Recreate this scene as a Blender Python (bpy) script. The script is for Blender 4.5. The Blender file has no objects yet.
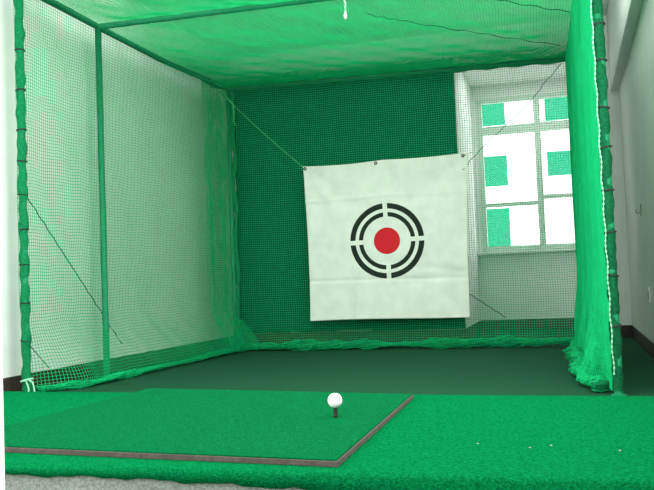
import bpy, bmesh, math, random
import numpy as np
from mathutils import Vector, Matrix
random.seed(7)
SC = bpy.context.scene
COL = SC.collection
PI = math.pi

# ------------------------------------------------------------------ materials
def new_mat(name):
    m = bpy.data.materials.new(name); m.use_nodes = True
    nt = m.node_tree
    return m, nt, nt.nodes['Principled BSDF']

def mat(name, c, rough=.6, c2=None, nscale=20, bump=0, bscale=None, spec=.3, metal=0, detail=4, stretch=None, trans=0):
    m, nt, b = new_mat(name)
    b.inputs['Base Color'].default_value = (*c, 1)
    b.inputs['Roughness'].default_value = rough
    b.inputs['Specular IOR Level'].default_value = spec
    b.inputs['Metallic'].default_value = metal
    tc = nt.nodes.new('ShaderNodeTexCoord')
    src = tc.outputs['Object']
    if stretch:
        mp = nt.nodes.new('ShaderNodeMapping'); mp.inputs['Scale'].default_value = stretch
        nt.links.new(src, mp.inputs['Vector']); src = mp.outputs['Vector']
    if c2:
        n = nt.nodes.new('ShaderNodeTexNoise'); n.inputs['Scale'].default_value = nscale; n.inputs['Detail'].default_value = detail
        nt.links.new(src, n.inputs['Vector'])
        r = nt.nodes.new('ShaderNodeValToRGB')
        r.color_ramp.elements[0].position = .35; r.color_ramp.elements[1].position = .65
        r.color_ramp.elements[0].color = (*c, 1); r.color_ramp.elements[1].color = (*c2, 1)
        nt.links.new(n.outputs['Fac'], r.inputs['Fac']); nt.links.new(r.outputs['Color'], b.inputs['Base Color'])
    if bump:
        n = nt.nodes.new('ShaderNodeTexNoise'); n.inputs['Scale'].default_value = bscale or nscale; n.inputs['Detail'].default_value = detail
        nt.links.new(src, n.inputs['Vector'])
        bp = nt.nodes.new('ShaderNodeBump'); bp.inputs['Strength'].default_value = bump; bp.inputs['Distance'].default_value = .01
        nt.links.new(n.outputs['Fac'], bp.inputs['Height']); nt.links.new(bp.outputs['Normal'], b.inputs['Normal'])
    return m

M = {}
M['white_wall'] = mat('white_wall', (.78, .79, .77), .85, (.74, .75, .73), 3, .05, 60)
M['ceiling'] = mat('ceiling_paint', (.80, .81, .79), .9, (.77, .78, .76), 2)
M['beam'] = mat('beam_paint', (.76, .77, .75), .85, (.73, .74, .72), 3)
M['carpet'] = mat('dark_green_carpet', (.010, .062, .030), .95, (.020, .100, .050), 130, .6, 350, .04)
M['baseboard'] = mat('dark_brown_baseboard', (.030, .020, .018), .5, (.045, .03, .026), 12)
M['turf'] = mat('green_turf', (.0006, .094, .027), .95, (.0025, .155, .047), 170, 1, 300, .0, detail=5)
M['mat_turf'] = mat('mat_turf', (.0018, .082, .026), .95, (.004, .128, .042), 180, 1, 320, .0, detail=5)
M['rubber_edge'] = mat('brown_rubber', (.040, .031, .026), .8, (.062, .048, .041), 60, .2, 200)
M['grey_base'] = mat('grey_concrete', (.13, .145, .13), .9, (.23, .245, .22), 160, .4, 250)
M['black_rubber'] = mat('black_rubber', (.012, .013, .012), .5)
M['ball'] = mat('ball_white', (.62, .60, .61), .35, spec=.3)
M['pole'] = mat('green_painted_steel', (.003, .16, .064), .6, (.005, .20, .08), 30, spec=.2)
def net_mat():
    m = mat('green_net_cord', (.004, .56, .19), .75, (.007, .65, .23), 15, spec=.15)
    nt = m.node_tree; b = nt.nodes['Principled BSDF']; out = [n for n in nt.nodes if n.type == 'OUTPUT_MATERIAL'][0]
    tr = nt.nodes.new('ShaderNodeBsdfTranslucent'); mx = nt.nodes.new('ShaderNodeMixShader'); mx.inputs[0].default_value = .3
    nt.links.new(b.inputs['Base Color'].links[0].from_socket, tr.inputs['Color'])
    nt.links.new(b.outputs[0], mx.inputs[1]); nt.links.new(tr.outputs[0], mx.inputs[2]); nt.links.new(mx.outputs[0], out.inputs['Surface'])
    return m
M['net'] = net_mat()
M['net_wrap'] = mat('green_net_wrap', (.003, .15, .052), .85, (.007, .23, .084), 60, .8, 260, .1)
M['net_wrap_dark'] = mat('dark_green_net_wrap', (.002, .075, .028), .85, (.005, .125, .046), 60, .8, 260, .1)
M['seam'] = mat('dark_green_cord', (.008, .10, .05), .9, spec=.1)
M['tie'] = mat('black_cable_tie', (.008, .012, .010), .5)
M['selvedge'] = mat('pale_green_cord', (.25, .62, .38), .7)
M['guy'] = mat('light_green_rope', (.06, .50, .18), .7)
M['white_cord'] = mat('white_cord', (.75, .80, .74), .8)
M['felt'] = mat('dark_green_felt', (.004, .064, .048), .95, (.008, .084, .062), 70, .6, 90, .1, stretch=(1, 1, .35))
M['frayed'] = mat('pale_frayed_edge', (.30, .36, .27), .9)
M['steel'] = mat('grommet_metal', (.012, .016, .014), .5)
M['frame'] = mat('window_frame_paint', (.55, .64, .58), .5)
M['bwall'] = mat('white_facade', (.85, .85, .85), .9, (.8, .8, .8), 1)
M['bframe'] = mat('facade_window_frame', (.75, .78, .76), .6)
M['bglass'] = mat('facade_green_glass', (.03, .24, .15), .7, spec=0)
M['ground'] = mat('pale_paving', (.55, .55, .52), .9, (.5, .5, .48), 2)
M['plate'] = mat('pale_plastic', (.80, .82, .78), .4)
M['grey_metal'] = mat('grey_metal', (.22, .25, .22), .5)
M['litter'] = mat('pale_litter', (.25, .27, .2), .9)

def glass_mat():
    m = bpy.data.materials.new('window_glass'); m.use_nodes = True
    nt = m.node_tree; nt.nodes.clear()
    o = nt.nodes.new('ShaderNodeOutputMaterial'); mx = nt.nodes.new('ShaderNodeMixShader')
    t = nt.nodes.new('ShaderNodeBsdfTransparent'); g = nt.nodes.new('ShaderNodeBsdfGlossy')
    t.inputs['Color'].default_value = (.93, .97, .95, 1); g.inputs['Roughness'].default_value = .4
    mx.inputs['Fac'].default_value = .008
    nt.links.new(t.outputs[0], mx.inputs[1]); nt.links.new(g.outputs[0], mx.inputs[2]); nt.links.new(mx.outputs[0], o.inputs['Surface'])
    return m
M['glass'] = glass_mat()

def banner_mat():
    m, nt, b = new_mat('target_print_canvas')
    N, L = nt.nodes, nt.links
    b.inputs['Roughness'].default_value = .85; b.inputs['Specular IOR Level'].default_value = .15
    tc = N.new('ShaderNodeTexCoord')
    rot = N.new('ShaderNodeVectorRotate'); rot.rotation_type = 'Y_AXIS'; rot.inputs['Angle'].default_value = math.radians(1.2)
    L.new(tc.outputs['Object'], rot.inputs['Vector'])
    sp = N.new('ShaderNodeSeparateXYZ'); L.new(rot.outputs['Vector'], sp.inputs[0])
    def mth(op, a, c=None):
        n = N.new('ShaderNodeMath'); n.operation = op
        for i, v in enumerate((a, c)):
            if v is None: continue
            if isinstance(v, (int, float)): n.inputs[i].default_value = v
            else: L.new(v, n.inputs[i])
        return n.outputs[0]
    x, z = sp.outputs['X'], sp.outputs['Z']
    r = mth('SQRT', mth('ADD', mth('MULTIPLY', x, x), mth('MULTIPLY', z, z)))
    def band(a, c): return mth('MULTIPLY', mth('GREATER_THAN', r, a), mth('LESS_THAN', r, c))
    rings = mth('ADD', band(.250, .295), band(.331, .387))
    gaps = mth('MULTIPLY', mth('GREATER_THAN', mth('ABSOLUTE', x), .023), mth('GREATER_THAN', mth('ABSOLUTE', z), .023))
    black = mth('MULTIPLY', rings, gaps)
    red = mth('LESS_THAN', r, .137)
    nz = N.new('ShaderNodeTexNoise'); nz.inputs['Scale'].default_value = 7; nz.inputs['Detail'].default_value = 6
    L.new(tc.outputs['Object'], nz.inputs['Vector'])
    cr = N.new('ShaderNodeValToRGB'); cr.color_ramp.elements[0].position = .3; cr.color_ramp.elements[1].position = .7
    cr.color_ramp.elements[0].color = (.56, .62, .54, 1); cr.color_ramp.elements[1].color = (.65, .70, .62, 1)
    L.new(nz.outputs['Fac'], cr.inputs['Fac'])
    m1 = N.new('ShaderNodeMixRGB'); m1.inputs[2].default_value = (.012, .022, .016, 1); L.new(black, m1.inputs[0]); L.new(cr.outputs[0], m1.inputs[1])
    m2 = N.new('ShaderNodeMixRGB'); m2.inputs[2].default_value = (.52, .016, .022, 1); L.new(red, m2.inputs[0]); L.new(m1.outputs[0], m2.inputs[1])
    L.new(m2.outputs[0], b.inputs['Base Color'])
    return m
M['banner'] = banner_mat()

# ------------------------------------------------------------------ object helpers
def link(o, parent=None):
    COL.objects.link(o)
    if parent: o.parent = parent
    return o

def obj(name, bm, material, parent=None, smooth=False, bevel=0):
    me = bpy.data.meshes.new(name)
    bm.normal_update(); bm.to_mesh(me); bm.free()
    me.materials.append(M[material])
    if smooth:
        for p in me.polygons: p.use_smooth = True
    o = link(bpy.data.objects.new(name, me), parent)
    if bevel:
        md = o.modifiers.new('bevel', 'BEVEL'); md.width = bevel; md.segments = 2
    return o

def empty(name, loc, label, cat, group=None):
    o = link(bpy.data.objects.new(name, None)); o.location = loc; o.empty_display_size = .1
    return tag(o, label, cat, group)

def tag(o, label, cat, group=None):
    o['label'] = label; o['category'] = cat
    if group: o['group'] = group
    return o

def struct(o):
    o['kind'] = 'structure'; return o

def add_box(bm, x0, x1, y0, y1, z0, z1):
    vs = [bm.verts.new(p) for p in ((x0,y0,z0),(x1,y0,z0),(x1,y1,z0),(x0,y1,z0),(x0,y0,z1),(x1,y0,z1),(x1,y1,z1),(x0,y1,z1))]
    for f in ((3,2,1,0),(4,5,6,7),(0,1,5,4),(1,2,6,5),(2,3,7,6),(3,0,4,7)): bm.faces.new([vs[i] for i in f])

def bx(*a):
    bm = bmesh.new(); add_box(bm, *a); return bm

def add_tube(bm, pts, r, n=8, cap=True):
    pts = [Vector(p) for p in pts]; rings = []
    ref = Vector((.31, .17, .93))
    for i, p in enumerate(pts):
        t = (pts[min(i+1, len(pts)-1)] - pts[max(i-1, 0)]).normalized()
        a = t.cross(ref)
        if a.length < .15: a = t.cross(Vector((1, 0, 0)))
        a.normalize(); b = t.cross(a)
        rr = r(i) if callable(r) else r
        rings.append([bm.verts.new(p + rr*(math.cos(2*PI*k/n)*a + math.sin(2*PI*k/n)*b)) for k in range(n)])
    for i in range(len(rings)-1):
        for k in range(n):
            bm.faces.new((rings[i][k], rings[i][(k+1) % n], rings[i+1][(k+1) % n], rings[i+1][k]))
    if cap:
        bm.faces.new(rings[0]); bm.faces.new(rings[-1][::-1])

def tube(pts, r, n=8):
    bm = bmesh.new(); add_tube(bm, pts, r, n); return bm

def ring_bm(c, R, r, n=24, m=6, tilt=0):
    bm = bmesh.new(); g = []
    for i in range(n):
        a = 2*PI*i/n; row = []
        for k in range(m):
            q = 2*PI*k/m; rr = R + r*math.cos(q)
            row.append(bm.verts.new((c[0]+rr*math.cos(a), c[1]+rr*math.sin(a), c[2]+1.6*r*math.sin(q)+tilt*math.cos(a))))
        g.append(row)
    for i in range(n):
        for k in range(m): bm.faces.new((g[i][k], g[(i+1) % n][k], g[(i+1) % n][(k+1) % m], g[i][(k+1) % m]))
    return bm

def lathe(prof, n=24):
    bm = bmesh.new(); g = []
    for r, z in prof: g.append([bm.verts.new((r*math.cos(2*PI*k/n), r*math.sin(2*PI*k/n), z)) for k in range(n)])
    for i in range(len(g)-1):
        for k in range(n): bm.faces.new((g[i][k], g[i][(k+1) % n], g[i+1][(k+1) % n], g[i+1][k]))
    bm.faces.new(g[0][::-1]); bm.faces.new(g[-1]); return bm

def slab(corners, z0, z1):
    bm = bmesh.new()
    lo = [bm.verts.new((x, y, z0)) for x, y in corners]; hi = [bm.verts.new((x, y, z1)) for x, y in corners]
    bm.faces.new(lo[::-1]); bm.faces.new(hi); n = len(lo)
    for i in range(n): bm.faces.new((lo[i], lo[(i+1) % n], hi[(i+1) % n], hi[i]))
    return bm

def wav(a, b, seed):
    rs = np.random.RandomState(seed); s = 0
    for k in range(5):
        fa, fb = rs.uniform(-1, 1, 2)*(3+4*k); s = s + np.sin(fa*a+fb*b+rs.uniform(0, 6.28))/(1+.6*k)
    return s/2.2

def net_mesh(name, S, nu, nv, r, material, parent=None, sub=2, skip_u=False):
    """knotted net: nu+1 strands running along v and nv+1 strands running along u over the surface S(u,v)"""
    V = []; F = []; base = 0
    def strands(fix, run, swap):
        nonlocal base
        A, B = np.meshgrid(fix, run, indexing='ij')
        u, v = (B, A) if swap else (A, B)
        e = 1e-3
        P = S(u, v)
        Pu = S(u+e, v)-P; Pv = S(u, v+e)-P
        T, Lt = (Pu, Pv) if swap else (Pv, Pu)
        T = T/np.linalg.norm(T, axis=-1, keepdims=True)
        Nn = np.cross(T, Lt); Nn /= np.linalg.norm(Nn, axis=-1, keepdims=True)
        Lt = np.cross(Nn, T)
        n, m = A.shape
        rings = np.stack([P + r*(math.cos(q)*Nn+math.sin(q)*Lt) for q in (0, 2*PI/3, 4*PI/3)], axis=2)   # n,m,3,3
        V.append(rings.reshape(-1, 3))
        idx = (base+np.arange(n*m*3)).reshape(n, m, 3)
        a = idx[:, :-1, :]; b = np.roll(idx, -1, axis=2)[:, :-1, :]
        c = np.roll(idx, -1, axis=2)[:, 1:, :]; d = idx[:, 1:, :]
        F.append(np.stack([a, b, c, d], axis=-1).reshape(-1, 4)); base += n*m*3
    us = np.linspace(0, 1, nu+1); vs = np.linspace(0, 1, nv+1)
    strands(us, np.linspace(0, 1, nv//sub+1), False)
    strands(vs, np.linspace(0, 1, nu//sub+1), True)
    Va = np.concatenate(V).astype(np.float32); Fa = np.concatenate(F).astype(np.int32)
    me = bpy.data.meshes.new(name)
    me.vertices.add(len(Va)); me.vertices.foreach_set('co', Va.ravel())
    me.loops.add(Fa.size); me.loops.foreach_set('vertex_index', Fa.ravel())
    me.polygons.add(len(Fa)); me.polygons.foreach_set('loop_start', np.arange(0, Fa.size, 4, dtype=np.int32))
    me.polygons.foreach_set('use_smooth', np.ones(len(Fa), dtype=bool))
    me.update(calc_edges=True); me.materials.append(M[material])
    return link(bpy.data.objects.new(name, me), parent)

# ------------------------------------------------------------------ the room
XL, XR, YP, YW, ZC = -3.86, .62, 9.27, 11.1, 3.5
struct(obj('floor', bx(XL-.2, XR+.2, -3.2, YW+.2, -.12, 0), 'carpet'))
struct(obj('ceiling', bx(XL-.2, XR+.2, -3.2, YW+.2, ZC, ZC+.15), 'ceiling'))
struct(obj('wall_left', bx(XL-.2, XL, -3.2, YW, 0, ZC), 'white_wall'))
struct(obj('wall_right', bx(XR, XR+.2, -3.2, YW, 0, ZC), 'white_wall'))
bm = bmesh.new()                       # back wall: thick pier, recessed window bay, lintel, right pier
WX0, WX1, WZ0, WZ1 = -1.09, .30, 1.03, 3.09
add_box(bm, XL, -1.15, YP, YW+.2, 0, ZC)
add_box(bm, .33, XR, 9.35, YW+.2, 0, ZC)
add_box(bm, -1.15, .33, YP, YW+.2, 3.26, ZC)
add_box(bm, -1.15, .33, YW, YW+.2, 0, WZ0)
add_box(bm, -1.15, .33, YW, YW+.2, WZ1, 3.26)
add_box(bm, -1.15, WX0, YW, YW+.2, WZ0, WZ1)
add_box(bm, WX1, .33, YW, YW+.2, WZ0, WZ1)
struct(obj('wall_back', bm, 'white_wall'))
struct(obj('baseboard_left', bx(XL, XL+.012, .95, YP, 0, .12), 'baseboard', bevel=.003))
struct(obj('baseboard_right', bx(XR-.012, XR, -3, 9.35, 0, .13), 'baseboard', bevel=.003))
bm = bmesh.new()
add_box(bm, XL+.012, -1.138, YP-.012, YP, 0, .13)
add_box(bm, -1.15, -1.138, YP, YW-.012, 0, .13)
add_box(bm, -1.138, .33, YW-.012, YW, 0, .13)
add_box(bm, .33, XR-.012, 9.338, 9.35, 0, .13)
struct(obj('baseboard_back', bm, 'baseboard'))
struct(obj('trim_1', bx(XR-.09, XR, -3.2, 9.35, 2.66, ZC), 'beam', bevel=.006))            # beam along the right wall
struct(obj('trim_2', bx(-.80, -.672, .80, .86, 0, 2.4), 'white_wall', bevel=.004))          # jamb beside the camera

# window
w = struct(link(bpy.data.objects.new('window_1', None))); w.location = (0, YW, WZ0)
def wobj(name, bm, m, **k):
    o = obj(name, bm, m, w, **k); o.matrix_parent_inverse = Matrix.Translation((0, -YW, -WZ0)); return o
bm = bmesh.new(); fy0, fy1 = YW+.0, YW+.07
add_box(bm, WX0, WX0+.07, fy0, fy1, WZ0, WZ1); add_box(bm, WX1-.07, WX1, fy0, fy1, WZ0, WZ1)
add_box(bm, WX0+.07, WX1-.07, fy0, fy1, WZ0, WZ0+.07); add_box(bm, WX0+.07, WX1-.07, fy0, fy1, WZ1-.06, WZ1)
wobj('window_frame', bm, 'frame')
wobj('mullion', bx(-.345, -.265, YW-.01, YW+.08, WZ0+.06, WZ1-.05), 'frame')
wobj('transom', bx(WX0+.06, WX1-.06, YW-.012, YW+.075, 2.60, 2.71), 'frame')
bm = bmesh.new(); add_box(bm, WX0+.06, -.345, YW+.005, YW+.06, 1.63, 1.68); add_box(bm, -.265, WX1-.06, YW+.005, YW+.06, 1.70, 1.75)
wobj('glazing_bar', bm, 'frame')
wobj('window_sill', bx(-1.15, .33, YW-.10, YW, WZ0-.035, WZ0), 'white_wall', bevel=.004)
wobj('pane', bx(WX0+.05, WX1-.05, YW+.03, YW+.036, WZ0+.05, WZ1-.04), 'glass')

# small fittings on the right wall
t = empty('wall_socket', (XR, 7.12, .505), 'small pale wall socket plate low on the right wall', 'socket')
obj('plate', bx(-.010, 0, -.045, .045, -.06, .06), 'plate', t, bevel=.003)
obj('outlet', bx(-.014, -.009, -.025, .025, -.03, .03), 'grey_metal', t, bevel=.002)
t = empty('wall_hook', (XR, 7.50, 1.225), 'small grey hook fixed to the right wall above the socket', 'hook')
obj('back_plate', bx(-.006, 0, -.02, .02, -.05, .05), 'grey_metal', t, bevel=.002)
obj('hook_arm', tube([(-.003, 0, -.02), (-.03, 0, -.03), (-.042, 0, -.015), (-.042, 0, .006)], .004), 'grey_metal', t, smooth=True)

# ------------------------------------------------------------------ outside
struct(obj('ground', bx(-40, 40, YW+.3, 70, -.4, -.3), 'ground'))
b = empty('apartment_building', (-1.5, 45, -.3), 'white building with green glazed windows standing outside the window', 'building')
def bobj(name, bm, m, par=b):
    o = obj(name, bm, m, par); o.matrix_parent_inverse = (Matrix.Translation((1.5, -45, .3))); return o
bobj('facade', bx(-16, 13, 45, 54, -.3, 16), 'bwall')
bobj('parapet', bx(-16.2, 13.2, 44.8, 54.2, 16, 16.5), 'bwall')
for ci in range(-3, 4):
    for ri in range(5):
        if ci == 1 and ri == 0: continue
        cx = -3.52+3.33*ci; z0, z1 = [(2.15, 4.45), (5.5, 7.3), (8.8, 10.4), (11.6, 13.3), (14.2, 15.4)][ri]
        if ci == 1 and ri == 1: z0 = 5.85
        f = bmesh.new(); y0, y1 = 44.93, 45.05
        add_box(f, cx-.70, cx-.62, y0, y1, z0, z1); add_box(f, cx+.62, cx+.70, y0, y1, z0, z1)
        add_box(f, cx-.62, cx+.62, y0, y1, z0, z0+.08); add_box(f, cx-.62, cx+.62, y0, y1, z1-.08, z1)
        fo = bobj('window', f, 'bframe')
        p = obj('pane', bx(cx-.62, cx+.62, 44.96, 44.99, z0+.08, z1-.08), 'bglass', fo)

# ------------------------------------------------------------------ dark felt sheet on the pier
t = empty('wall_drape', (-2.4, YP, .14), 'dark green felt sheet covering the back wall behind the white target', 'wall covering')
def local(o, root):
    o.matrix_parent_inverse = Matrix.Translation(-Vector(root.location)); return o
bm = bmesh.new(); NX, NZ = 60, 60
g = []
for i in range(NX+1):
    col = []
    for j in range(NZ+1):
        x = XL+.02+(-1.136-XL-.02)*i/NX; z = .135+(3.2-.135)*j/NZ
        y = YP-.016-.004*math.sin(9*x+2*z)*math.sin(2.3*x+.4)
        col.append(bm.verts.new((x, y, z)))
    g.append(col)
for i in range(NX):
    for j in range(NZ): bm.faces.new((g[i][j], g[i+1][j], g[i+1][j+1], g[i][j+1]))
o = local(obj('felt_sheet', bm, 'felt', t, smooth=True), t)
md = o.modifiers.new('thickness', 'SOLIDIFY'); md.thickness = .006; md.offset = 1
fe = local(obj('frayed_edge', tube([(-2.62+.07*i, YP-.026, .142+.003*math.sin(i*1.7)) for i in range(7)], .006, 6), 'frayed', t), t)
fe['label'] = 'pale frayed lower edge'

# ------------------------------------------------------------------ platform, mat, tee, ball
t = empty('tee_platform', (-1.6, 2.2, 0), 'raised platform covered in bright green turf, in front of the cage', 'platform')
def pf(x): return 1.612+.024*(x+1)            # front edge
def pb(x): return 2.725-.045*(x-.2)            # back edge
xa, xb = XL+.02, XR-.02
local(obj('base', slab([(xa, pf(xa)+.012), (xb, pf(xb)+.012), (xb, pb(xb)-.012), (xa, pb(xa)-.012)], 0, .304), 'grey_base', t), t)
bm = bmesh.new(); n = 160; rows = []
for i in range(n+1):
    x = xa+(xb-xa)*i/n
    hem = .013+.014*max(0, min(1, (x+1.0)/.5))+.03*max(0, min(1, (x+.55)/.3))+.0025*math.sin(x*37)+.002*math.sin(x*91)
    yf, yb = pf(x)+.003*math.sin(x*5.1), pb(x)+.003*math.sin(x*4.3)
    prof = [(yf+.012, .304-hem), (yf-.002, .304-hem), (yf-.002, .305), (yf+.003, .3115), (yf+.012, .315)]
    prof += [(yf+(yb-yf)*k/8, .315) for k in range(1, 8)]
    prof += [(yb-.010, .315), (yb-.002, .311), (yb, .304), (yb, .25), (yb-.012, .25)]
    rows.append([bm.verts.new((x, y, z)) for y, z in prof])
for i in range(n):
    for k in range(len(rows[0])-1): bm.faces.new((rows[i][k], rows[i+1][k], rows[i+1][k+1], rows[i][k+1]))
tc_ = local(obj('turf_cover', bm, 'turf', t, smooth=True), t)

t = empty('tee_mat', (-1.0, 2.2, .315), 'square green turf hitting mat with brown rubber edge, lying on the platform', 'mat')
MC = [(-1.565, 1.742), (-.483, 1.664), (-.505, 2.652), (-1.545, 2.80)]
MI = [(-1.561, 1.746), (-.487, 1.668), (-.509, 2.648), (-1.541, 2.796)]
local(obj('rubber_base', slab(MC, .3152, .327), 'rubber_edge', t, bevel=.001), t)
bm = slab(MI, .3265, .331)
local(obj('turf_top', bm, 'mat_turf', t, bevel=.0015), t)

TX, TY = -.635, 2.185
tee = obj('golf_tee', lathe([(.0064, 0), (.0062, .004), (.0058, .018), (.0064, .024), (.0080, .028), (.0070, .028), (.005, .0255)]), 'black_rubber', smooth=True)
tee.location = (TX, TY, .331); tag(tee, 'black rubber tee standing on the mat under the white ball', 'tee')
bm = bmesh.new(); bmesh.ops.create_icosphere(bm, subdivisions=6, radius=1)
co = np.array([v.co[:] for v in bm.verts]); K = 336
i = np.arange(K)+.5; ph = np.arccos(1-2*i/K); th = PI*(1+5**.5)*i
C_ = np.stack([np.cos(th)*np.sin(ph), np.sin(th)*np.sin(ph), np.cos(ph)], 1)
ang = np.arccos(np.clip((co@C_.T).max(1), -1, 1)); dr = .088
dep = np.where(ang < dr, .016*(1-(ang/dr)**2), 0)
for v, d in zip(bm.verts, dep): v.co *= .0200*(1-d)
ball = obj('golf_ball', bm, 'ball', smooth=True); ball.location = (TX, TY, .331+.028+.0183)
tag(ball, 'white dimpled golf ball resting on the black tee', 'ball')

for k, (x, y) in enumerate(((-.222, 1.935), (-.103, 1.901), (-.058, 1.928), (.086, 1.888))):
    bm = bmesh.new(); bmesh.ops.create_icosphere(bm, subdivisions=2, radius=.0025)
    for v in bm.verts: v.co = Vector((v.co.x*random.uniform(.9, 1.4), v.co.y*random.uniform(.8, 1.2), v.co.z*.45))
    o = obj('litter_speck', bm, 'litter', smooth=True); o.location = (x, y, .3162)
    tag(o, 'tiny pale speck of litter on the platform turf right of the mat', 'speck', 'litter specks on the turf')

# ------------------------------------------------------------------ cage frame
X0, X1, Y0, YM, Y1 = -3.69, .238, 4.96, 6.0, 8.36
fr = empty('cage_frame', ((X0+X1)/2, (Y0+Y1)/2, 0), 'green painted steel pole frame holding up the practice nets', 'frame')
def F(o): return local(o, fr)
def post(x, y, r, z1, x1=None):
    bm = bmesh.new(); x1 = x if x1 is None else x1
    add_tube(bm, [(x, y, .008), (x+(x1-x)*.5, y, z1*.5), (x1, y, z1)], r, 16)
    o = F(obj('post', bm, 'pole', fr, smooth=True))
    bm = lathe([(.044, 0), (.044, .006), (.03, .010)], 20)
    for v in bm.verts: v.co += Vector((x, y, 0))
    obj('foot_plate', bm, 'pole', o)
    return o
pfl = post(X0, Y0, .026, 2.93); pml = post(X0, YM, .026, 2.92)
post(-3.53, Y1, .024, 2.90); post(.10, Y1+.03, .022, 2.83)
pfr = post(X1, Y0, .026, 2.88)
for z in (2.45, 2.16, 1.873, 1.649, 1.411, 1.16, .912, .64, .377):
    obj('cable_tie', ring_bm((X0, Y0, z), .034, .0035, tilt=random.uniform(-.006, .006)), 'tie', pfl)
for z in (2.42, 2.136, 1.925, 1.65, 1.419, 1.17, .929, .683, .394):
    obj('cable_tie', ring_bm((X1, Y0, z), .033, .0035, tilt=random.uniform(-.006, .006)), 'tie', pfr)
def rail(pts, r=.025): return F(obj('rail', tube(pts, r, 14), 'pole', fr, smooth=True))
rail([(X0, Y0, 2.93), (X0, YM, 2.925), (-3.685, 7.2, 2.925), (-3.53, Y1, 2.90)], .027)
rail([(X1, Y0, 2.88), (.19, YM, 2.87), (.10, Y1+.03, 2.83)])
rail([(X0, Y0, 2.93), (X1, Y0, 2.88)])
rail([(X0, YM, 2.925), (-1.7, YM, 2.90), (.19, YM, 2.87)])
rail([(-3.53, Y1, 2.90), (.10, Y1+.03, 2.83)], .022)

# ------------------------------------------------------------------ nets
R = .0024
CELL = .0238
def sm(a, lo, hi):
    q = np.clip((a-lo)/(hi-lo), 0, 1); return q*q*(3-2*q)

def roll(parent, pts, r, seed):
    P = np.array(pts, float); d = np.concatenate([[0], np.cumsum(np.linalg.norm(np.diff(P, axis=0), axis=1))]); L = d[-1]
    def S(u, v, k=1.0):
        s = u*L; q = 2*PI*v
        c = np.stack([np.interp(s, d, P[:, i]) for i in range(3)], -1)
        c2 = np.stack([np.interp(s+.05, d, P[:, i]) for i in range(3)], -1); c1 = np.stack([np.interp(s-.05, d, P[:, i]) for i in range(3)], -1)
        t = c2-c1; a = np.stack([-t[..., 1], t[..., 0], 0*s], -1); a /= np.linalg.norm(a, axis=-1, keepdims=True)
        big = .75+.35*wav(s*1.3, 0*s, seed)
        rr = k*r*big*(1+.42*wav(s*5, 2*np.sin(q), seed+1)+.22*wav(s*13, 3*np.cos(q), seed+2))
        zz = np.maximum(rr*np.sin(q)*(.8+.25*wav(s*4, 0*s, seed+4)), -c[..., 2]+.004)
        out = c+a*((rr*np.cos(q)*1.5)+.5*r*wav(s*2, 0*s, seed+3))[..., None]
        out[..., 2] += zz
        return out
    o = net_mesh('bottom_roll', S, int(L/.013), 22, .0026, 'net', parent, sub=1)
    n, m = int(L/.02), 20
    U, V = np.meshgrid(np.linspace(0, 1, n), np.arange(m)/m, indexing='ij'); G = S(U, V, .9)
    bm = bmesh.new(); g = [[bm.verts.new(G[i, j]) for j in range(m)] for i in range(n)]
    for i in range(n-1):
        for j in range(m): bm.faces.new((g[i][j], g[i][(j+1) % m], g[i+1][(j+1) % m], g[i+1][j]))
    bm.faces.new(g[0][::-1]); bm.faces.new(g[-1])
    obj('inner_folds', bm, 'net_wrap', o, smooth=True)

# left
def S_left(u, v):
    y = Y0+(Y1+.04-Y0)*u; z = .03+2.89*v
    x = -3.725+.16*sm(y, 6.5, 8.4)
    low = 1-sm(z, .0, .55)
    x = x+low*(.30+.05*np.sin(3*y))*sm(y, 4.9, 5.5)+.012*wav(y*1.2, z*.6, 3)*sm(z, 0, .5)*sm(2.95-z, 0, .3)
    z = z+.010*wav(y*3.5, z*.8, 5)*sm(2.95-z, 0, .2)
    y = y+.008*wav(z*1.5, y*2., 6)
    return np.stack([x, y, z], -1)
nl = net_mesh('side_net', S_left, int(3.44/CELL), int(2.89/CELL), R, 'net')
tag(nl, 'green net hanging along the left wall between the poles of the cage', 'net')
# front edge bundle wrapped round the post
bm = bmesh.new(); pts = [(X0+.004*math.sin(i*.9), Y0, .03+2.86*i/120) for i in range(121)]
add_tube(bm, pts, lambda i: .031+.0035*math.sin(i*.55)+.002*math.sin(i*1.3+1), 14)
obj('net_sleeve', bm, 'net_wrap', nl, smooth=True)
roll(nl, [(-3.66, 5.02, .03), (-3.46, 5.3, .03), (-3.44, 6.2, .032), (-3.44, 7.2, .035), (-3.46, 8.25, .04)], .027, 11)
o = obj('seam_cord', tube([(-3.715+.004*math.sin(i*2.1), 4.994+1.40*i/40, 1.447-1.30*i/40+.004*math.sin(i*1.9)) for i in range(38)], .0036, 5), 'seam', nl); o['label'] = 'dark green mending cord'
o = obj('seam_cord', tube([(-3.70+.02*i/8, 4.991+.215*i/8, .359-.2*i/8) for i in range(9)], .0036, 5), 'seam', nl); o['label'] = 'dark green mending cord'
def S_flap(u, v):
    y = 7.90+.46*u; z = .08+2.82*v
    x = -3.63+.09*u+.02*np.sin(14*u)*(1-v)+.008*wav(y*6, z, 9)+(1-sm(z, 0, .5))*.2
    return np.stack([x, y+.01*np.sin(4*z), z], -1)
net_mesh('overlap_strip', S_flap, int(.6/CELL), int(2.82/CELL), R*1.1, 'net', nl)

bm = bmesh.new(); add_tube(bm, [(-3.49+.012*math.sin(i*.23), Y1+.01+.01*math.sin(i*.31), .05+2.83*i/120) for i in range(121)], lambda i: .026+.007*math.sin(i*.4)+.004*math.sin(i*1.1), 12)
obj('corner_bundle', bm, 'net_wrap', nl, smooth=True)

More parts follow.
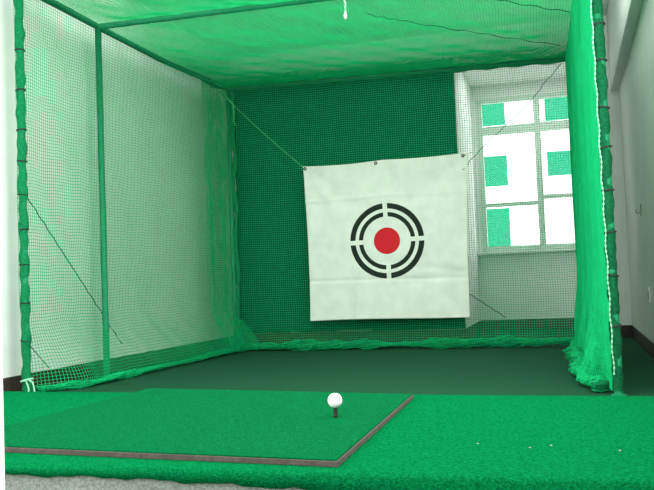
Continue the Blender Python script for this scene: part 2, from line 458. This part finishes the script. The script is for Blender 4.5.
# back
def S_back(u, v):
    x = -3.56+3.66*u; z = .04+2.84*v-.07*u*v
    y = Y1+.05-.0*u+.012*wav(x*1.5, z*.7, 13)
    low = 1-sm(z, .0, .35)
    y = y-low*.08
    z = z+.006*wav(x*3, z*.8, 15)*sm(2.9-z, 0, .3)
    return np.stack([x+.006*wav(z*2, x*2, 16), y, z], -1)
nb = net_mesh('back_net', S_back, int(3.66/CELL), int(2.82/CELL), R, 'net')
tag(nb, 'green net across the back of the cage, in front of the window', 'net')
roll(nb, [(-3.45, 8.28, .05), (-2.4, 8.31, .05), (-1.2, 8.30, .05), (.03, 8.27, .055)], .058, 21)
obj('top_selvedge', tube([(-3.56+3.66*i/60, Y1+.02, 2.875-.07*i/60+.006*math.sin(i*1.3)) for i in range(61)], .016, 8), 'net_wrap', nb, smooth=True)
o = obj('seam_cord', tube([(-1.036+.413*i/16, Y1+.03, .579-.292*i/16+.004*math.sin(i*2)) for i in range(17)], .004, 5), 'seam', nb); o['label'] = 'dark green mending cord'

# right (seen nearly edge on)
def S_right_k(k):
    def S(u, v):
        y = Y0+(Y1-Y0)*u; z = .03+2.85*v-.05*u*v
        x = .214-.125*u-.006*k+.016*wav(y*2.2, z*.9, 23+k)*sm(u, 0, .08)
        low = 1-sm(z, 0, .8)
        x = x-low*sm(u, 0, .16)*(.045+.035*wav(y*3, z*2, 50+k)+.07*np.exp(-((u-.2)/.15)**2)*sm(-z, -.45, 0))
        return np.stack([x, y+.01*wav(z*2, y, 25+k)+.02*low*wav(z*6, y*3, 26+k), z], -1)
    return S
S_right = S_right_k(0)
nr = net_mesh('side_net', S_right, int(3.4/CELL), int(2.85/CELL), R*1.1, 'net')
net_mesh('fold_layer', S_right_k(1), int(3.4/CELL*1.1), int(2.85/CELL*1.2), R*1.1, 'net', nr)
net_mesh('fold_layer', S_right_k(2), int(3.4/CELL*1.2), int(2.85/CELL*1.3), R*1.1, 'net', nr)
tag(nr, 'bright green net hanging edge-on down the right side of the cage', 'net')
roll(nr, [(.16, 5.06, .04), (.06, 5.4, .05), (.04, 6.2, .045), (.05, 7.2, .045), (.04, 8.2, .05)], .05, 31)
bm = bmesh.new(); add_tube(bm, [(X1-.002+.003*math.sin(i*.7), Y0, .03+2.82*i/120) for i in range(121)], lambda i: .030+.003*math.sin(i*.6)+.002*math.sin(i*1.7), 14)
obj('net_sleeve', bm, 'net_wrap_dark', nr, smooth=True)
bm = bmesh.new(); add_tube(bm, [(.216-.020*i/420+.003*math.sin(i*.21), Y0-.030, .12+2.72*i/420) for i in range(421)], lambda i: .0035+.0022*math.sin(i*1.35), 6)
o = obj('edge_cord', bm, 'selvedge', nr, smooth=True); o['label'] = 'pale green laced cord'

# ceiling
def S_top(u, v):
    x = X0+(.235-X0-.135*v)*u; y = Y0+(Y1+.02-Y0)*v
    e = np.sin(PI*u)**.5 if False else sm(u, 0, .12)*sm(1-u, 0, .12)
    mid = np.abs(np.sin(PI*np.clip((y-Y0)/(YM-Y0), 0, 1)))*(y < YM)+np.abs(np.sin(PI*np.clip((y-YM)/(Y1-YM), 0, 1)))*(y >= YM)
    z = 2.945-.065*u-.01*v-.045*mid*e+.012*wav(x*1.6, y*1.4, 33)*e
    return np.stack([x+.008*wav(y*2, x, 34), y+.008*wav(x*2, y, 35), z], -1)
nt_ = net_mesh('ceiling_net', S_top, int(3.9/CELL), int(3.4/CELL), R*1.1, 'net')
tag(nt_, 'green net stretched overhead as the roof of the cage', 'net')
def S_topflap(u, v):
    x = X0+.05+3.72*u; y = 7.95+.42*v+.02*np.sin(5*x)
    z = 2.93-.065*u-.035*np.sin(PI*v)*.6-.02+.006*wav(x*3, y*5, 41)
    return np.stack([x, y, z], -1)
net_mesh('overlap_strip', S_topflap, int(3.72/CELL), int(.5/CELL), R, 'net', nt_)
for pts in ([(-1.45, 6.35), (-1.234, 6.607), (-.646, 7.245), (.026, 7.937)], [(-.75, 6.08), (-.408, 6.436), (.131, 6.97)]):
    P = [Vector((x, y, 2.845)) for x, y in pts]; q = []
    for a, c in zip(P[:-1], P[1:]): q += [a.lerp(c, k/10)+Vector((0, 0, .008*math.sin(k*1.7))) for k in range(10)]
    q.append(P[-1])
    o = obj('seam_cord', tube(q, .0034, 5), 'seam', nt_); o['label'] = 'dark green mending cord'

# ------------------------------------------------------------------ target banner
CX, CY, CZ = -1.772, 8.22, 1.112
def banner_pt(s, t):                      # s 0..1 left to right, t 0..1 bottom to top
    xl = -2.626+.008*(1-t)*0-.016*t+.022*math.sin(PI*t)*.6; xr = -.962+.052*t-.012*math.sin(PI*t)
    x = xl+(xr-xl)*s
    top = 1.943-.016*math.sin(PI*min(1, s*2))*(s < .5)-.012*math.sin(PI*(s*2-1))*(s >= .5)+.008*s
    bot = .310+.006*math.sin(5*s)+.004*s
    z = bot+(top-bot)*t
    y = .0
    y -= .007*math.exp(-((t-.77-.008*math.sin(4*s))/.010)**2)*(.6+.4*math.sin(3*s+1))      # fold lines
    y += .008*math.exp(-((t-.255+.012*s)/.011)**2)
    y -= .006*math.exp(-((s-.30)/.012)**2)*(1-t)*.8
    for (s0, t0, ax, az, amp, wd) in ((0, 1, .75, -.66, .016, .035), (0, 1, .35, -.94, .012, .03), (.5, 1, .45, -.9, .010, .03), (.5, 1, -.5, -.86, .010, .03), (1, 1, -.8, -.6, .013, .035), (1, .28, -.96, -.15, .010, .02), (1, .28, -.9, .12, .010, .018), (.0, .5, .9, -.3, .006, .03)):
        dx, dz = s-s0, t-t0; al = dx*ax+dz*az; pe = -dx*az+dz*ax
        if al > 0: y += 1.7*amp*math.exp(-(pe/(wd*(1+1.5*al)))**2)*math.exp(-al*2.2)*min(1, al*8)
    y += .012*math.sin(2.1*s+1.2)*math.sin(2.7*t+.6)+.004*math.sin(9*s+4*t)
    return Vector((x-CX, y, z-CZ))
bm = bmesh.new(); NB = 130; g = [[bm.verts.new(banner_pt(i/NB, j/NB)) for j in range(NB+1)] for i in range(NB+1)]
for i in range(NB):
    for j in range(NB): bm.faces.new((g[i][j], g[i+1][j], g[i+1][j+1], g[i][j+1]))
ban = obj('target_banner', bm, 'banner', smooth=True); ban.location = (CX, CY, CZ)
md = ban.modifiers.new('thickness', 'SOLIDIFY'); md.thickness = .003; md.offset = 1
tag(ban, 'white canvas target with black rings and a red bullseye, hung at the back', 'target banner')
for s, t_ in ((.012, .985), (.455, .985), (.972, .985)):
    p = banner_pt(s, t_); bm = ring_bm((0, 0, 0), .013, .0055, 20, 8)
    bm.transform(Matrix.Translation(p+Vector((0, -.004, 0))) @ Matrix.Rotation(PI/2, 4, 'X'))
    o = obj('grommet', bm, 'steel', ban, smooth=True)
# ropes
a, c = Vector((-3.62, 8.33, 2.87)), Vector((CX, CY-.004, CZ))+banner_pt(.012, .985)
q = [a.lerp(c, k/30)-Vector((0, 0, .02*math.sin(PI*k/30))) for k in range(31)]
bm = tube(q, .0045, 6)
tag(obj('guy_rope', bm, 'guy', smooth=True), "thin light green rope from the cage's upper left back corner to the target's top left", 'rope')
cp = [(-.968, 8.215, 1.775), (-.80, 8.26, 1.967), (-.625, 8.29, 2.125), (-.44, 8.30, 2.28), (-.236, 8.31, 2.472), (-.104, 8.32, 2.629), (.035, 8.34, 2.775)]
q = []
for k in range(len(cp)-1):
    for j in range(6):
        p = Vector(cp[k]).lerp(Vector(cp[k+1]), j/6); q.append(p+Vector((.008*math.sin(k*6+j*1.5), 0, .006*math.cos(k*4+j*2.1))))
q.append(Vector(cp[-1]))
tag(obj('guy_rope', tube(q, .0034, 6), 'seam', smooth=True), "dark wavy cord from the target's right edge to the cage's upper right corner", 'rope')
p = Vector((CX, CY-.008, CZ))+banner_pt(.972, .985)
tag(obj('tie_string', tube([p+Vector((-.012, 0, -.012)), p+Vector((-.01, -.008, .006)), p+Vector((.015, -.006, .004)), p+Vector((.045, .02, .02)), p+Vector((.085, .08, .035))], .0045, 6), 'frayed', smooth=True), "short pale string tied through the target's top right eyelet", 'string')
tag(obj('loose_string', tube([(-3.60, 8.30, 2.86), (-3.50, 8.27, 2.78), (-3.43, 8.25, 2.70), (-3.42, 8.25, 2.58), (-3.425, 8.25, 2.50), (-3.40, 8.25, 2.45)], .005, 6), 'guy', smooth=True), "loose light green string end dangling below the cage's upper left back corner", 'string')
# hanging white cord holding up the roof net
t = empty('hanging_cord', (-1.62, 6.30, ZC), 'white cord hanging from the ceiling down to the roof net', 'cord')
obj('cord', tube([(0.004*math.sin(i*.8), .003*math.cos(i), -.66*i/20) for i in range(21)], .0095, 7), 'white_cord', t, smooth=True)
bm = bmesh.new(); bmesh.ops.create_icosphere(bm, subdivisions=3, radius=.016)
for v in bm.verts: v.co = Vector((v.co.x*(1+.2*math.sin(v.co.z*300)), v.co.y, v.co.z*1.5-.665))
obj('knot', bm, 'white_cord', t, smooth=True)
# string bow on the foot of the front left post
t = empty('tie_string', (X0, Y0, .10), 'pale green string knotted round the foot of the front left pole', 'string')
obj('wrap', ring_bm((0, 0, 0), .040, .006, tilt=.01), 'selvedge', t, smooth=True)
obj('string_end', tube([(.02, -.035, .0), (.05, -.05, .012), (.085, -.05, -.01), (.095, -.05, -.05), (.105, -.055, -.09)], .006, 6), 'selvedge', t, smooth=True)
obj('string_end', tube([(.02, -.035, .0), (.045, -.055, -.02), (.06, -.06, -.055), (.055, -.06, -.085)], .006, 6), 'selvedge', t, smooth=True)

# ------------------------------------------------------------------ light
wd = bpy.data.worlds.new('overcast'); SC.world = wd; wd.use_nodes = True
wd.node_tree.nodes['Background'].inputs['Color'].default_value = (.95, 1, .98, 1)
wd.node_tree.nodes['Background'].inputs['Strength'].default_value = 5.0
def area(name, loc, rot, sx, sy, e, col=(1, 1, 1)):
    l = bpy.data.lights.new(name, 'AREA'); l.shape = 'RECTANGLE'; l.size = sx; l.size_y = sy; l.energy = e; l.color = col
    o = link(bpy.data.objects.new(name, l)); o.location = loc; o.rotation_euler = rot; return o
area('front_window_light', (-1.6, -2.6, 2.1), (math.radians(84), 0, 0), 4.0, 2.2, 110, (1, 1, .98))
area('right_side_light', (.58, 2.7, 2.0), (0, math.radians(90), 0), 1.8, 3.0, 165, (.97, 1, .98))  # unseen side source, placed by guess to brighten the left wall
area('left_fill_light', (-3.7, 1.2, 2.0), (0, math.radians(-90), 0), 1.8, 2.6, 130, (.97, 1, .98))  # added fill for the right wall, no window known here
for y, e in ((.6, 70), (3.6, 60)):
    area('ceiling_fill_light', (-1.6, y, 3.35), (0, 0, 0), 2.4, .35, e, (.97, 1, .97))  # added overhead fill for walls and floor, no fixture seen
area('cage_fill_light', (-1.75, 6.1, 3.46), (0, 0, 0), 3.4, 1.6, 62, (.97, 1, .97))  # added fill above the roof net, lifts the walls deep in the cage
area('ceiling_fill_light', (.26, 5.9, 3.45), (0, 0, 0), .25, 2.4, 15, (.97, 1, .97))  # added fill for the strip between right net and right wall
area('bay_fill_light', (-.4, 10.2, 3.24), (0, 0, 0), 1.0, .6, 12, (.97, 1, .97))  # added fill under the bay soffit, brightens the wall below the window

# ------------------------------------------------------------------ camera (level-free solve of the photograph)
cam = bpy.data.cameras.new('camera'); co_ = link(bpy.data.objects.new('camera', cam))
cam.sensor_width = 36; cam.lens = 820*36/654; cam.clip_start = .05; cam.clip_end = 300
yaw, pit, roll = math.radians(-16.3426), math.radians(2.6720), math.radians(-2.2)
Fw = Vector((math.sin(yaw)*math.cos(pit), math.cos(yaw)*math.cos(pit), math.sin(pit)))
Rt = Vector((math.cos(yaw), -math.sin(yaw), 0)); Up = Rt.cross(Fw)
c, s = math.cos(roll), math.sin(roll)
R2 = c*Rt+s*Up; U2 = -s*Rt+c*Up
co_.matrix_world = Matrix(((R2.x, U2.x, -Fw.x, 0), (R2.y, U2.y, -Fw.y, 0), (R2.z, U2.z, -Fw.z, .70), (0, 0, 0, 1)))
SC.camera = co_
SC.view_settings.view_transform = 'Standard'; SC.view_settings.look = 'None'
SC.view_settings.gamma = 1; SC.view_settings.use_curve_mapping = False
SC.view_settings.exposure = 0.0
